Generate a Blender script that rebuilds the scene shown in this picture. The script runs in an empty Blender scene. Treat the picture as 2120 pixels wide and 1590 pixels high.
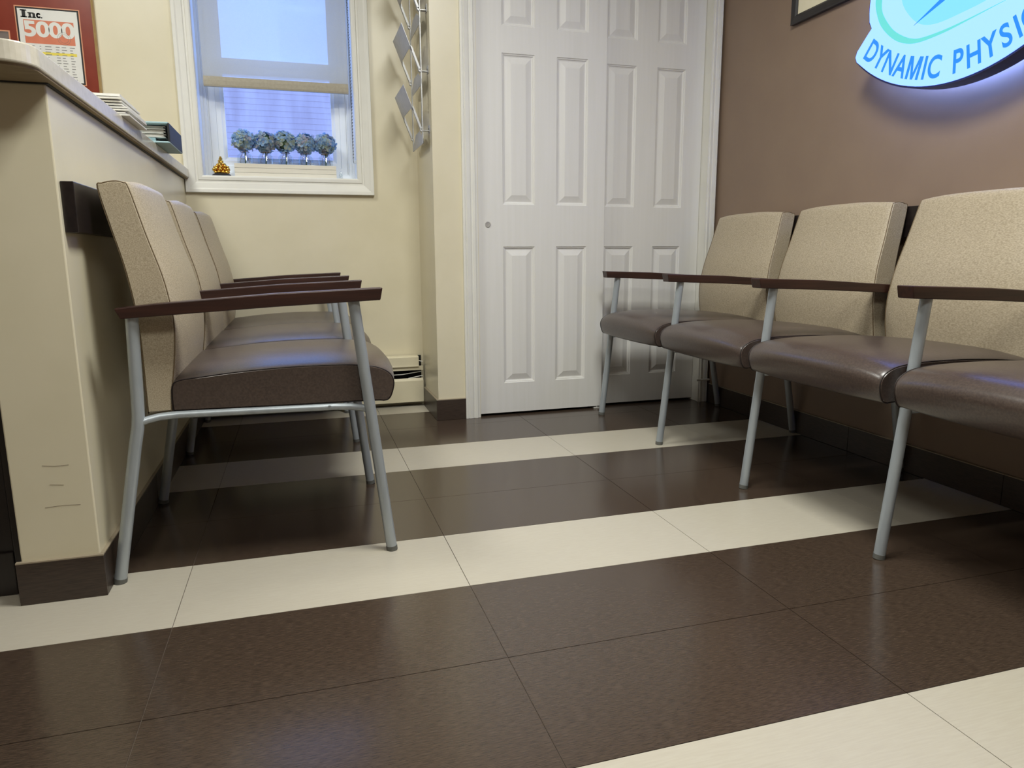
import bpy, math, random
from mathutils import Vector, Matrix

random.seed(7)
SC = bpy.context.scene
COL = SC.collection

# ------------------------------------------------------------------ camera
F_PX = 1462.6
YAW, PITCH, ROLL = 0.2905, -0.1805, -0.0058
cy, sy, cp, sp, cr, sr = math.cos(YAW), math.sin(YAW), math.cos(PITCH), math.sin(PITCH), math.cos(ROLL), math.sin(ROLL)
fw = Vector((sy * cp, cy * cp, sp))
rt = Vector((cy, -sy, 0.0))
up = rt.cross(fw)
rt, up = cr * rt + sr * up, -sr * rt + cr * up
cam_d = bpy.data.cameras.new('camera')
cam_d.sensor_fit = 'HORIZONTAL'
cam_d.sensor_width = 36.0
cam_d.lens = F_PX / 2120.0 * 36.0
cam_d.clip_start = 0.02
cam = bpy.data.objects.new('camera', cam_d)
COL.objects.link(cam)
M = Matrix((rt, up, -fw)).transposed().to_4x4()
M.translation = Vector((0.2839, -0.8521, 0.7383))
cam.matrix_world = M
SC.camera = cam

# ------------------------------------------------------------------ world, lights, exposure
W = bpy.data.worlds.new('daylight_sky')
SC.world = W
W.use_nodes = True
bg = W.node_tree.nodes['Background']
bg.inputs[0].default_value = (0.18, 0.37, 1.0, 1)
bg.inputs[1].default_value = 4.2
SC.view_settings.view_transform = 'Standard'
SC.view_settings.look = 'None'
SC.view_settings.exposure = 0.0
SC.view_settings.gamma = 1.0
SC.view_settings.use_curve_mapping = False
SC.cycles.max_bounces = 8
SC.cycles.adaptive_threshold = 0.015
SC.cycles.diffuse_bounces = 4
SC.cycles.sample_clamp_indirect = 6.0


def area_light(name, loc, size, power, color, rot=(0, 0, 0), portal=False, sy_=None, spread=None):
    d = bpy.data.lights.new(name, 'AREA')
    d.shape = 'RECTANGLE'
    d.size = size
    d.size_y = sy_ or size
    d.energy = power
    d.color = color
    if spread:
        d.spread = math.radians(spread)
    if portal:
        d.cycles.is_portal = True
    o = bpy.data.objects.new(name, d)
    o.location = loc
    o.rotation_euler = rot
    COL.objects.link(o)
    return o


CEIL = 2.46
WARM = (0.985, 1.0, 0.935)
area_light('ceiling_lamp', (0.95, 0.35, CEIL - 0.03), 0.6, 49, WARM)
area_light('ceiling_lamp', (0.40, -1.30, CEIL - 0.03), 0.6, 28, WARM)
area_light('ceiling_lamp', (-0.55, 1.35, CEIL - 0.03), 0.6, 26, WARM)
area_light('window_portal', (0.243, 2.84, 1.6), 0.62, 1, (1, 1, 1), rot=(math.radians(-90), 0, 0), portal=True, sy_=1.0)

# ------------------------------------------------------------------ helpers
def sset(o, label=None, cat=None, group=None, kind=None):
    if label: o['label'] = label
    if cat: o['category'] = cat
    if group: o['group'] = group
    if kind: o['kind'] = kind
    return o


class MB:
    def __init__(self):
        self.v = []
        self.f = []

    def add(self, vs, fs):
        n = len(self.v)
        self.v += [tuple(p) for p in vs]
        self.f += [tuple(i + n for i in q) for q in fs]
        return self

    def box(self, x0, x1, y0, y1, z0, z1):
        return self.add([(x0, y0, z0), (x1, y0, z0), (x1, y1, z0), (x0, y1, z0),
                         (x0, y0, z1), (x1, y0, z1), (x1, y1, z1), (x0, y1, z1)],
                        [(0, 3, 2, 1), (4, 5, 6, 7), (0, 1, 5, 4), (1, 2, 6, 5), (2, 3, 7, 6), (3, 0, 4, 7)])

    def prism(self, pts, fn, a, b):
        """extrude a 2-D outline between a and b; fn(u, v, w) -> xyz"""
        n = len(pts)
        vs = [fn(u, v, a) for u, v in pts] + [fn(u, v, b) for u, v in pts]
        fs = [tuple(range(n - 1, -1, -1)), tuple(range(n, 2 * n))]
        fs += [(i, (i + 1) % n, n + (i + 1) % n, n + i) for i in range(n)]
        return self.add(vs, fs)

    def tube(self, path, r, n=12, closed=False, cap=True):
        path = [Vector(p) for p in path]
        m = len(path)
        rs = r if isinstance(r, (list, tuple)) else [r] * m
        vs, fs = [], []
        prev = None
        for i in range(m):
            if closed:
                t = path[(i + 1) % m] - path[i - 1]
            else:
                t = path[min(i + 1, m - 1)] - path[max(i - 1, 0)]
            t.normalize()
            if prev is None:
                a = Vector((0, 0, 1)) if abs(t.z) < 0.9 else Vector((1, 0, 0))
                nn = t.cross(a).normalized()
            else:
                nn = (prev - t * prev.dot(t)).normalized()
            prev = nn
            bb = t.cross(nn)
            for k in range(n):
                an = 2 * math.pi * k / n
                vs.append(path[i] + (nn * math.cos(an) + bb * math.sin(an)) * rs[i])
        rng = m if closed else m - 1
        for i in range(rng):
            j = (i + 1) % m
            for k in range(n):
                l = (k + 1) % n
                fs.append((i * n + k, i * n + l, j * n + l, j * n + k))
        if cap and not closed:
            fs.append(tuple(range(n - 1, -1, -1)))
            fs.append(tuple((m - 1) * n + k for k in range(n)))
        return self.add(vs, fs)

    def lathe(self, prof, c=(0, 0, 0), n=20, axis='z'):
        """prof: list of (r, h)"""
        vs, fs = [], []
        for r, h in prof:
            for k in range(n):
                an = 2 * math.pi * k / n
                x, y = r * math.cos(an), r * math.sin(an)
                if axis == 'z': q = (c[0] + x, c[1] + y, c[2] + h)
                elif axis == 'y': q = (c[0] + x, c[1] + h, c[2] + y)
                else: q = (c[0] + h, c[1] + x, c[2] + y)
                vs.append(q)
        for i in range(len(prof) - 1):
            for k in range(n):
                l = (k + 1) % n
                fs.append((i * n + k, i * n + l, (i + 1) * n + l, (i + 1) * n + k))
        fs.append(tuple(range(n - 1, -1, -1)))
        fs.append(tuple((len(prof) - 1) * n + k for k in range(n)))
        return self.add(vs, fs)

    def ball(self, c, r, n=8, m=5, squash=1.0):
        prof = [(max(r * math.sin(math.pi * i / m), r * 0.02), -r * squash * math.cos(math.pi * i / m)) for i in range(m + 1)]
        return self.lathe(prof, c, n)

    def build(self, name, mat, parent=None, origin=(0, 0, 0), smooth=None, bevel=0.0, seg=2):
        me = bpy.data.meshes.new(name)
        ox, oy, oz = origin
        me.from_pydata([(x - ox, y - oy, z - oz) for x, y, z in self.v], [], self.f)
        import bmesh
        bm = bmesh.new()
        bm.from_mesh(me)
        bmesh.ops.recalc_face_normals(bm, faces=bm.faces)
        bm.to_mesh(me)
        bm.free()
        if smooth is not None:
            me.polygons.foreach_set('use_smooth', [True] * len(me.polygons))
            me.set_sharp_from_angle(angle=math.radians(smooth))
        if mat: me.materials.append(mat)
        o = bpy.data.objects.new(name, me)
        COL.objects.link(o)
        if parent is not None: o.parent = parent
        else: o.location = origin
        if bevel:
            b = o.modifiers.new('edge', 'BEVEL')
            b.width = bevel
            b.segments = seg
            b.limit_method = 'ANGLE'
            b.angle_limit = math.radians(40)
        return o


def empty(name, loc, rz=0.0):
    o = bpy.data.objects.new(name, None)
    o.empty_display_size = 0.1
    o.location = loc
    o.rotation_euler = (0, 0, rz)
    COL.objects.link(o)
    return o


# ------------------------------------------------------------------ materials
def new_mat(name):
    m = bpy.data.materials.new(name)
    m.use_nodes = True
    return m, m.node_tree.nodes, m.node_tree.links, m.node_tree.nodes['Principled BSDF']


def mat(name, col, rough=0.5, metal=0.0, col2=None, scale=(30, 30, 30), detail=4.0, bump=0.0, bump_dist=0.001, spec=0.5,
        lo=0.35, hi=0.65, coat=0.0, coat_rough=0.1, rough2=None, sheen=0.0):
    m, N, L, P = new_mat(name)
    P.inputs['Base Color'].default_value = (*col, 1)
    P.inputs['Roughness'].default_value = rough
    P.inputs['Metallic'].default_value = metal
    P.inputs['Specular IOR Level'].default_value = spec
    if coat:
        P.inputs['Coat Weight'].default_value = coat
        P.inputs['Coat Roughness'].default_value = coat_rough
    if col2 or bump or rough2:
        tc = N.new('ShaderNodeTexCoord')
        mp = N.new('ShaderNodeMapping')
        mp.inputs['Scale'].default_value = scale
        L.new(tc.outputs['Object'], mp.inputs['Vector'])
        no = N.new('ShaderNodeTexNoise')
        no.inputs['Scale'].default_value = 1.0
        no.inputs['Detail'].default_value = detail
        L.new(mp.outputs[0], no.inputs['Vector'])
        cr_ = N.new('ShaderNodeValToRGB')
        cr_.color_ramp.elements[0].position = lo
        cr_.color_ramp.elements[1].position = hi
        L.new(no.outputs['Fac'], cr_.inputs[0])
        if col2:
            cr_.color_ramp.elements[0].color = (*col, 1)
            cr_.color_ramp.elements[1].color = (*col2, 1)
            L.new(cr_.outputs[0], P.inputs['Base Color'])
        if rough2:
            mr = N.new('ShaderNodeMapRange')
            mr.inputs[3].default_value = rough
            mr.inputs[4].default_value = rough2
            L.new(no.outputs['Fac'], mr.inputs[0])
            L.new(mr.outputs[0], P.inputs['Roughness'])
        if bump:
            b = N.new('ShaderNodeBump')
            b.inputs['Strength'].default_value = bump
            b.inputs['Distance'].default_value = bump_dist
            L.new(no.outputs['Fac'], b.inputs['Height'])
            L.new(b.outputs[0], P.inputs['Normal'])
    return m


def emit(name, col, strength):
    m, N, L, P = new_mat(name)
    P.inputs['Base Color'].default_value = (*[c * 0.06 for c in col], 1)
    P.inputs['Emission Color'].default_value = (*col, 1)
    P.inputs['Emission Strength'].default_value = strength
    P.inputs['Roughness'].default_value = 0.3
    return m


def s2l(r, g, b):
    return tuple((c / 255 / 12.92) if c / 255 <= 0.04045 else ((c / 255 + 0.055) / 1.055) ** 2.4 for c in (r, g, b))


MT = {}
MT['cream'] = mat('cream_wall_paint', s2l(218, 209, 182), 0.32, col2=s2l(222, 213, 187), scale=(6, 6, 6), bump=0.06, bump_dist=0.0015)
MT['brown_wall'] = mat('brown_wall_paint', s2l(135, 114, 97), 0.5, col2=s2l(139, 118, 100), scale=(7, 7, 7), bump=0.06, bump_dist=0.0015)
MT['ceiling'] = mat('ceiling_paint', s2l(232, 226, 212), 0.8, col2=s2l(236, 230, 217), scale=(8, 8, 8))
MT['trim'] = mat('white_trim_paint', s2l(224, 222, 214), 0.42, col2=s2l(228, 226, 218), scale=(9, 9, 9))
MT['door'] = mat('white_door_paint', s2l(224, 222, 217), 0.5, col2=s2l(227, 225, 221), scale=(60, 60, 2.2), detail=6, bump=0.10, bump_dist=0.0008)
MT['grout'] = mat('tile_grout', (0.10, 0.076, 0.058), 0.9, col2=(0.13, 0.10, 0.078), scale=(40, 40, 40))
MT['tile_dark'] = mat('dark_brown_tile', s2l(56, 45, 37), 0.20, col2=s2l(78, 64, 53), scale=(55, 620, 60), detail=2, spec=0.8)
MT['tile_light'] = mat('cream_tile', s2l(186, 178, 162), 0.34, col2=s2l(191, 184, 168), scale=(22, 260, 40), detail=4, bump=0.04, bump_dist=0.0005,
                       rough2=0.42)
MT['base_tile'] = mat('dark_skirting_tile', s2l(52, 42, 36), 0.34, col2=s2l(66, 54, 46), scale=(30, 30, 340), detail=5, bump=0.08, bump_dist=0.0006)
MT['base_edge'] = mat('tile_edge_profile', s2l(150, 138, 118), 0.45, col2=s2l(160, 147, 126), scale=(20, 20, 20))
MT['metal'] = mat('silver_painted_steel', s2l(166, 173, 178), 0.36, 0.35, col2=s2l(174, 181, 186), scale=(60, 60, 14), bump=0.03, bump_dist=0.0004)
MT['cap'] = mat('grey_plastic_foot', s2l(92, 92, 88), 0.6, col2=s2l(100, 100, 95), scale=(90, 90, 90))
MT['wood'] = mat('dark_stained_wood', s2l(44, 25, 20), 0.36, col2=s2l(60, 35, 27), scale=(5, 110, 110), detail=5, spec=0.5, bump=0.05, bump_dist=0.0005)
MT['rail_wood'] = mat('espresso_wood', s2l(27, 22, 22), 0.30, col2=s2l(36, 29, 28), scale=(90, 6, 90), detail=5)
MT['desk_dark'] = mat('black_brown_panel', s2l(26, 20, 18), 0.38, col2=s2l(34, 27, 24), scale=(80, 80, 5))
MT['vinyl_brown'] = mat('brown_vinyl', s2l(64, 53, 48), 0.30, col2=s2l(80, 67, 60), scale=(210, 210, 210), detail=5, bump=0.20, bump_dist=0.0008, spec=0.8)
MT['vinyl_beige'] = mat('beige_textured_vinyl', s2l(158, 144, 120), 0.40, col2=s2l(190, 176, 152), scale=(420, 160, 520), detail=3, bump=0.10, bump_dist=0.0005)
MT['welt_brown'] = mat('dark_brown_welt', s2l(34, 26, 24), 0.6, col2=s2l(42, 32, 30), scale=(80, 80, 80))
MT['welt_beige'] = mat('olive_welt', s2l(106, 88, 62), 0.6, col2=s2l(116, 97, 70), scale=(80, 80, 80))
MT['counter'] = mat('cream_laminate', s2l(206, 199, 182), 0.22, col2=s2l(214, 207, 191), scale=(70, 70, 70), detail=5)
MT['counter_core'] = mat('counter_substrate', s2l(150, 133, 104), 0.7, col2=s2l(134, 117, 90), scale=(20, 120, 20))
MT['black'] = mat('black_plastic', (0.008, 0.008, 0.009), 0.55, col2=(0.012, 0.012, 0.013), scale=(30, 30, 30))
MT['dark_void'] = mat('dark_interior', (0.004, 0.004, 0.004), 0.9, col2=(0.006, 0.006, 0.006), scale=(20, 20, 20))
MT['heater'] = mat('cream_enamel', s2l(214, 205, 178), 0.4, col2=s2l(218, 209, 183), scale=(12, 12, 12))
MT['paper'] = mat('white_paper', s2l(228, 226, 220), 0.7, col2=s2l(233, 231, 225), scale=(40, 40, 40))
MT['sill_white'] = mat('white_vinyl_frame', s2l(234, 238, 240), 0.4, col2=s2l(238, 242, 244), scale=(14, 14, 14))
MT['planter'] = mat('whitewashed_board', s2l(224, 218, 203), 0.6, col2=s2l(231, 226, 212), scale=(4, 60, 60), detail=5)


def glass_mat(name, tint=(1, 1, 1), refl=0.10, rough=0.02):
    m, N, L, P = new_mat(name)
    N.remove(P)
    tr = N.new('ShaderNodeBsdfTransparent')
    tr.inputs[0].default_value = (*tint, 1)
    gl = N.new('ShaderNodeBsdfGlossy')
    gl.inputs['Roughness'].default_value = rough
    mx = N.new('ShaderNodeMixShader')
    mx.inputs[0].default_value = refl
    L.new(tr.outputs[0], mx.inputs[1])
    L.new(gl.outputs[0], mx.inputs[2])
    L.new(mx.outputs[0], N['Material Output'].inputs[0])
    return m


MT['glass'] = glass_mat('clear_glass', (0.95, 0.97, 0.98), 0.05)
MT['bottle_glass'] = glass_mat('bottle_glass', (0.90, 0.93, 0.94), 0.10)


def shade_mat():
    m, N, L, P = new_mat('translucent_shade_cloth')
    N.remove(P)
    tc = N.new('ShaderNodeTexCoord')
    no = N.new('ShaderNodeTexNoise')
    no.inputs['Scale'].default_value = 300
    L.new(tc.outputs['Object'], no.inputs['Vector'])
    rmp = N.new('ShaderNodeValToRGB')
    rmp.color_ramp.elements[0].color = (*s2l(212, 210, 200), 1)
    rmp.color_ramp.elements[1].color = (*s2l(220, 218, 208), 1)
    L.new(no.outputs[0], rmp.inputs[0])
    di = N.new('ShaderNodeBsdfDiffuse')
    tl = N.new('ShaderNodeBsdfTranslucent')
    ts = N.new('ShaderNodeBsdfTransparent')
    L.new(rmp.outputs[0], di.inputs[0])
    L.new(rmp.outputs[0], tl.inputs[0])
    a = N.new('ShaderNodeMixShader')
    a.inputs[0].default_value = 0.40
    L.new(di.outputs[0], a.inputs[1])
    L.new(tl.outputs[0], a.inputs[2])
    b = N.new('ShaderNodeMixShader')
    b.inputs[0].default_value = 0.44
    L.new(a.outputs[0], b.inputs[1])
    L.new(ts.outputs[0], b.inputs[2])
    L.new(b.outputs[0], N['Material Output'].inputs[0])
    return m


MT['shade'] = shade_mat()

# ------------------------------------------------------------------ the room
XR = 2.250      # right wall
YD = 2.248      # door wall face
YB = 2.640      # window wall face
XP = 0.863      # pier side
XDK = -0.168    # half wall face
YDK = 0.815     # half wall end
XL, YF = -2.70, -3.00


def struct(mb, name, m, parent=None, **k):
    o = mb.build(name, m, parent, **k)
    if parent is None:
        o['kind'] = 'structure'
    return o


# floor with every tile
TX, TY, X0 = 0.619, 0.305, 0.0
floor = struct(MB().box(XL, XR + 0.1, YF, 3.0, -0.10, -0.0022), 'floor', MT['grout'])
tile_me = {}
J = 0.0008
for r in range(-10, 9):
    for c in range(-5, 4):
        xa, xb = X0 + c * TX + J, X0 + (c + 1) * TX - J
        ya, yb = r * TY + J, (r + 1) * TY - J
        xa, xb = max(xa, XL), min(xb, XR)
        ya, yb = max(ya, YF), min(yb, YB - 0.002)
        if xb - xa < 0.02 or yb - ya < 0.02: continue
        light = (r % 3 == 2)
        w, h = xb - xa, yb - ya
        key = (round(w, 3), round(h, 3), light)
        if key not in tile_me:
            mb = MB()
            mb.box(-w/2, w/2, -h/2, h/2, -0.0022, 0)
            o = mb.build('tile', MT['tile_light' if light else 'tile_dark'], floor)
            tile_me[key] = o.data
        else:
            o = bpy.data.objects.new('tile', tile_me[key])
            COL.objects.link(o)
            o.parent = floor
        o.location = ((xa + xb) / 2, (ya + yb) / 2, 0)

struct(MB().box(XL, XR + 0.1, YF, 3.2, CEIL, CEIL + 0.1), 'ceiling', MT['ceiling'])
struct(MB().box(XR, XR + 0.12, YF, YD + 0.02, -0.02, CEIL), 'wall_right', MT['brown_wall'])
struct(MB().box(XL - 0.12, XL, YF, 3.0, -0.02, CEIL), 'wall_left', MT['brown_wall'])
struct(MB().box(XL, XR, YF - 0.12, YF, -0.02, CEIL), 'wall_front', MT['brown_wall'])
# window wall with its opening
WX0, WX1, WZ0, WZ1 = -0.095, 0.582, 1.088, 2.10
mb = MB()
mb.box(XL, WX0, YB, YB + 0.20, -0.02, CEIL)
mb.box(WX1, XP + 0.14, YB, YB + 0.20, -0.02, CEIL)
mb.box(WX0, WX1, YB, YB + 0.20, -0.02, WZ0)
mb.box(WX0, WX1, YB, YB + 0.20, WZ1, CEIL)
struct(mb, 'wall_back', MT['cream'])
# pier between window alcove and closet
struct(MB().box(XP, 1.060, YD, YB + 0.02, -0.02, CEIL), 'wall_pier', MT['cream'])
# wall above the closet doors and the closet inside
mb = MB()
mb.box(1.06, XR + 0.12, YD, YD + 0.12, 2.06, CEIL)
mb.box(2.21, XR + 0.12, YD + 0.02, YD + 0.12, -0.02, 2.06)
struct(mb, 'wall_closet', MT['cream'])
mb = MB()
mb.box(1.06, XR + 0.12, 3.0, 3.05, -0.02, CEIL)
mb.box(XR + 0.07, XR + 0.12, YD + 0.12, 3.0, -0.02, CEIL)
mb.box(1.01, 1.06, YB + 0.02, 3.0, -0.02, CEIL)
struct(mb, 'wall_closet_inside', MT['cream'])
# half wall of the reception desk
hw = struct(MB().box(-0.320, XDK, YDK, YB, -0.02, 1.073), 'wall_desk', MT['cream'], bevel=0.003)
SCUFF = mat('grey_scuff', s2l(120, 108, 88), 0.8, col2=s2l(140, 126, 104), scale=(80, 80, 80))
for pth in ([(-0.258, 0.305), (-0.235, 0.302), (-0.208, 0.3025)], [(-0.262, 0.212), (-0.225, 0.214), (-0.195, 0.212)], [(-0.248, 0.262), (-0.222, 0.259)]):
    MB().tube([(x, YDK - 0.0001, z) for x, z in pth], 0.0005, 5).build('scuff_mark', SCUFF, hw)


def skirting(name, spans, face):
    """tiled skirting; spans = list of boxes, one per tile; face edge strip on top"""
    root = None
    for i, (x0, x1, y0, y1) in enumerate(spans):
        if root is None:
            root = empty(name, ((x0 + x1) / 2, (y0 + y1) / 2, 0))
            root['kind'] = 'structure'
            o0 = root.location.copy()
        MB().box(x0, x1, y0, y1, 0.0005, 0.094).build('tile', MT['base_tile'], root, o0, bevel=0.0008)
        MB().box(x0, x1, y0, y1, 0.094, 0.097).build('edge_strip', MT['base_edge'], root, o0)
    return root


def cut(a, b, first, step, gap=0.0015):
    out, q = [], a
    nxt = first
    while nxt < b:
        out.append((q, nxt - gap)); q = nxt; nxt += step
    out.append((q, b))
    return out


skirting('baseboard_right', [(XR - 0.011, XR, a, b) for a, b in cut(YF, YD - 0.02, -2.45, 0.619)], 'x')
skirting('baseboard_desk', [(-0.328, XDK + 0.008, YDK - 0.010, YDK)] +
         [(XDK, XDK + 0.008, a, b) for a, b in cut(YDK + 0.0005, YB - 0.065, 1.42, 0.619)], 'x')
skirting('baseboard_pier', [(XP - 0.010, 0.990, YD - 0.010, YD), (XP - 0.010, XP, YD + 0.0005, YB - 0.062)], 'y')

# door casings (fluted profile swept up)
def casing(name, xa, xb, flip=False):
    w = xb - xa
    prof = [(0, 0), (0, 0.013), (0.06, 0.016), (0.14, 0.016), (0.17, 0.012), (0.22, 0.012), (0.26, 0.0155), (0.50, 0.013), (0.56, 0.010),
            (0.62, 0.010), (0.66, 0.013), (0.82, 0.013), (0.86, 0.009), (1.0, 0.008), (1.0, 0)]
    pts = []
    for t, h in prof:
        u = xa + (1 - t if flip else t) * w
        pts.append((u, YD - h))
    mb = MB().prism(pts, lambda u, v, z: (u, v, z), 0.001, 2.10)
    return struct(mb, name, MT['trim'])


casing('trim_1', 0.988, 1.056)
casing('trim_2', 2.190, 2.238, True)
struct(MB().box(1.040, 1.056, YD, YD + 0.115, 0.001, 2.06), 'trim_3', MT['trim'])
struct(MB().box(2.194, 2.210, YD, YD + 0.115, 0.001, 2.06), 'trim_4', MT['trim'])


# six panel sliding doors
def panel_door(name, xa, xb, yf, cols, label_pull=None):
    th = 0.034
    rows = [(0.152, 0.776), (0.960, 1.594), (1.703, 1.925)]
    z0, z1 = 0.012, 2.045
    root = empty(name, ((xa + xb) / 2, yf, 0))
    root['kind'] = 'structure'
    og = tuple(root.location)
    xs = [xa, cols[0][0], cols[0][1], cols[1][0], cols[1][1], xb]
    zs = [z0] + [z for r in rows for z in r] + [z1]
    mb = MB()
    for i in range(5):
        for k in range(len(zs) - 1):
            hole = (i in (1, 3)) and (k % 2 == 1)
            if hole: continue
            a, b, c, d = xs[i], xs[i + 1], zs[k], zs[k + 1]
            mb.add([(a, yf, c), (b, yf, c), (b, yf, d), (a, yf, d)], [(0, 1, 2, 3)])
    mb.box(xa, xb, yf + 0.012, yf + th, z0, z1)
    # rim
    mb.add([(xa, yf, z0), (xb, yf, z0), (xb, yf, z1), (xa, yf, z1), (xa, yf + 0.012, z0), (xb, yf + 0.012, z0), (xb, yf + 0.012, z1), (xa, yf + 0.012, z1)],
           [(0, 1, 5, 4), (1, 2, 6, 5), (2, 3, 7, 6), (3, 0, 4, 7)])
    mb.build('door_leaf', MT['door'], root, og)
    for (a, b) in cols:
        for (c, d) in rows:
            rings = [(0, 0), (0.003, 0.0035), (0.0065, 0.0042), (0.0085, 0.0078), (0.013, 0.0095), (0.0165, 0.0088), (0.041, 0.0015), (0.0425, 0.0015)]
            vs, fs = [], []
            for ins, dep in rings:
                vs += [(a + ins, yf + dep, c + ins), (b - ins, yf + dep, c + ins), (b - ins, yf + dep, d - ins), (a + ins, yf + dep, d - ins)]
            n = len(rings)
            for i in range(n - 1):
                for k in range(4):
                    l = (k + 1) % 4
                    fs.append((i * 4 + k, i * 4 + l, (i + 1) * 4 + l, (i + 1) * 4 + k))
            fs.append(tuple((n - 1) * 4 + k for k in range(4)))
            MB().add(vs, fs).build('panel', MT['door'], root, og)
    return root, og


d1, og1 = panel_door('door_1', 1.0625, 1.668, 2.262, [(1.177, 1.327), (1.430, 1.579)])
d2, og2 = panel_door('door_2', 1.583, 2.192, 2.306, [(1.690, 1.840), (1.944, 2.093)])
# recessed finger pull
pz, px = 0.873, 1.107
MB().lathe([(0.0125, -0.0015), (0.0125, -0.0028), (0.0085, -0.0028), (0.0075, 0.0), (0.0075, 0.006), (0.001, 0.006)], (px, 2.262, pz), 24, 'y').build(
    'finger_pull', mat('satin_nickel', s2l(205, 203, 198), 0.35, 0.6, col2=s2l(214, 212, 207), scale=(40, 40, 40)), d1, og1, smooth=35)
MB().lathe([(0.006, -0.0005), (0.006, 0.004), (0.0005, 0.004)], (px, 2.2615, pz), 20, 'y').build('pull_recess', MT['cap'], d1, og1, smooth=35)
g = empty('door_guide', (1.650, 2.287, 0))
sset(g, 'small white plastic guide block on the floor under the closet doors', 'door guide')
MB().box(1.632, 1.670, 2.265, 2.330, 0.0005, 0.006).build('base', MT['trim'], g, tuple(g.location))
MB().box(1.646, 1.652, 2.266, 2.288, 0.006, 0.020).build('fin', MT['trim'], g, tuple(g.location))
o = MB().box(2.170, 2.244, 2.222, 2.232, 0.1105, 0.1195).build('baseboard_return', MT['trim'], None, (2.207, 2.227, 0.1105), bevel=0.002)
sset(o, 'small white trim stub sticking out where casing meets brown wall', 'trim stub')

# ------------------------------------------------------------------ wooden rails behind the seats
o = MB().box(XDK + 0.0005, -0.143, 0.830, 2.560, 0.789, 0.8915).build('trim_5', MT['rail_wood'], None, (-0.156, 1.70, 0.79), bevel=0.0015)
o['kind'] = 'structure'
o = MB().box(2.222, XR - 0.0005, -1.0, 2.170, 0.789, 0.889).build('trim_6', MT['rail_wood'], None, (2.237, 0.6, 0.79), bevel=0.0015)
o['kind'] = 'structure'


# ------------------------------------------------------------------ tandem benches
def catmull(pts, sub=4, closed=True):
    out, n = [], len(pts)
    for i in range(n):
        p0, p1, p2, p3 = pts[i - 1], pts[i], pts[(i + 1) % n], pts[(i + 2) % n]
        for k in range(sub):
            t = k / sub
            q = []
            for a in range(2):
                q.append(0.5 * ((2 * p1[a]) + (-p0[a] + p2[a]) * t + (2 * p0[a] - 5 * p1[a] + 4 * p2[a] - p3[a]) * t * t + (-p0[a] + 3 * p1[a] - 3 * p2[a] + p3[a]) * t ** 3))
            out.append(tuple(q))
    return out


BACK = [(0.026, 0.887), (0.036, 0.897), (0.059, 0.902), (0.077, 0.899), (0.087, 0.887), (0.114, 0.788), (0.140, 0.700), (0.152, 0.637), (0.157, 0.590),
        (0.154, 0.530), (0.145, 0.465), (0.140, 0.430), (0.137, 0.396), (0.132, 0.391), (0.092, 0.390), (0.087, 0.396), (0.087, 0.480), (0.086, 0.561), (0.079, 0.638), (0.065, 0.721), (0.045, 0.803)]
SEAT = [(0.142, 0.446), (0.152, 0.459), (0.188, 0.465), (0.293, 0.475), (0.401, 0.480), (0.500, 0.480), (0.558, 0.477), (0.604, 0.470), (0.633, 0.455), (0.644, 0.436), (0.643, 0.415),
        (0.634, 0.392), (0.620, 0.385), (0.589, 0.387), (0.400, 0.388), (0.200, 0.390), (0.146, 0.391), (0.141, 0.396), (0.140, 0.420)]


def cushion(prof, w, front, crown, piping_r=0.0013, sub=4, wf=lambda z: 1.0):
    """front(n) -> weight of the crown from the outward profile normal"""
    pr = catmull(prof, sub)
    n = len(pr)
    nor = []
    for i in range(n):
        dx, dz = pr[(i + 1) % n][0] - pr[i - 1][0], pr[(i + 1) % n][1] - pr[i - 1][1]
        l = math.hypot(dx, dz) or 1
        nor.append((-dz / l, dx / l))      # clockwise outline -> outward
    ts = [-1, -0.985, -0.955, -0.90, -0.8, -0.6, -0.35, 0, 0.35, 0.6, 0.8, 0.90, 0.955, 0.985, 1]
    vs, fs = [], []
    for t in ts:
        a = abs(t)
        base = -0.0025 if a == 1 else 0.0
        c = crown * (1 - a ** 3.2) if a < 0.985 else 0
        for i in range(n):
            k = base + c * front(nor[i])
            vs.append((pr[i][0] + nor[i][0] * k, t * w / 2 * wf(pr[i][1]), pr[i][1] + nor[i][1] * k))
    for j in range(len(ts) - 1):
        for i in range(n):
            l = (i + 1) % n
            fs.append((j * n + i, j * n + l, (j + 1) * n + l, (j + 1) * n + i))
    fs.append(tuple(range(n)))
    fs.append(tuple((len(ts) - 1) * n + i for i in range(n))[::-1])
    body = MB().add(vs, fs)
    pipes = []
    for s in (-1, 1):
        path = [(pr[i][0] + nor[i][0] * 0.0002, s * w / 2 * 0.990 * wf(pr[i][1]), pr[i][1] + nor[i][1] * 0.0002) for i in range(0, n)]
        pipes.append(MB().tube(path, piping_r, 6, closed=True))
    return body, pipes


def link_mesh(name, me, parent, loc=(0, 0, 0)):
    o = bpy.data.objects.new(name, me)
    COL.objects.link(o)
    o.parent = parent
    o.location = loc
    return o


SP = 0.5585
proto = {}


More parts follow.
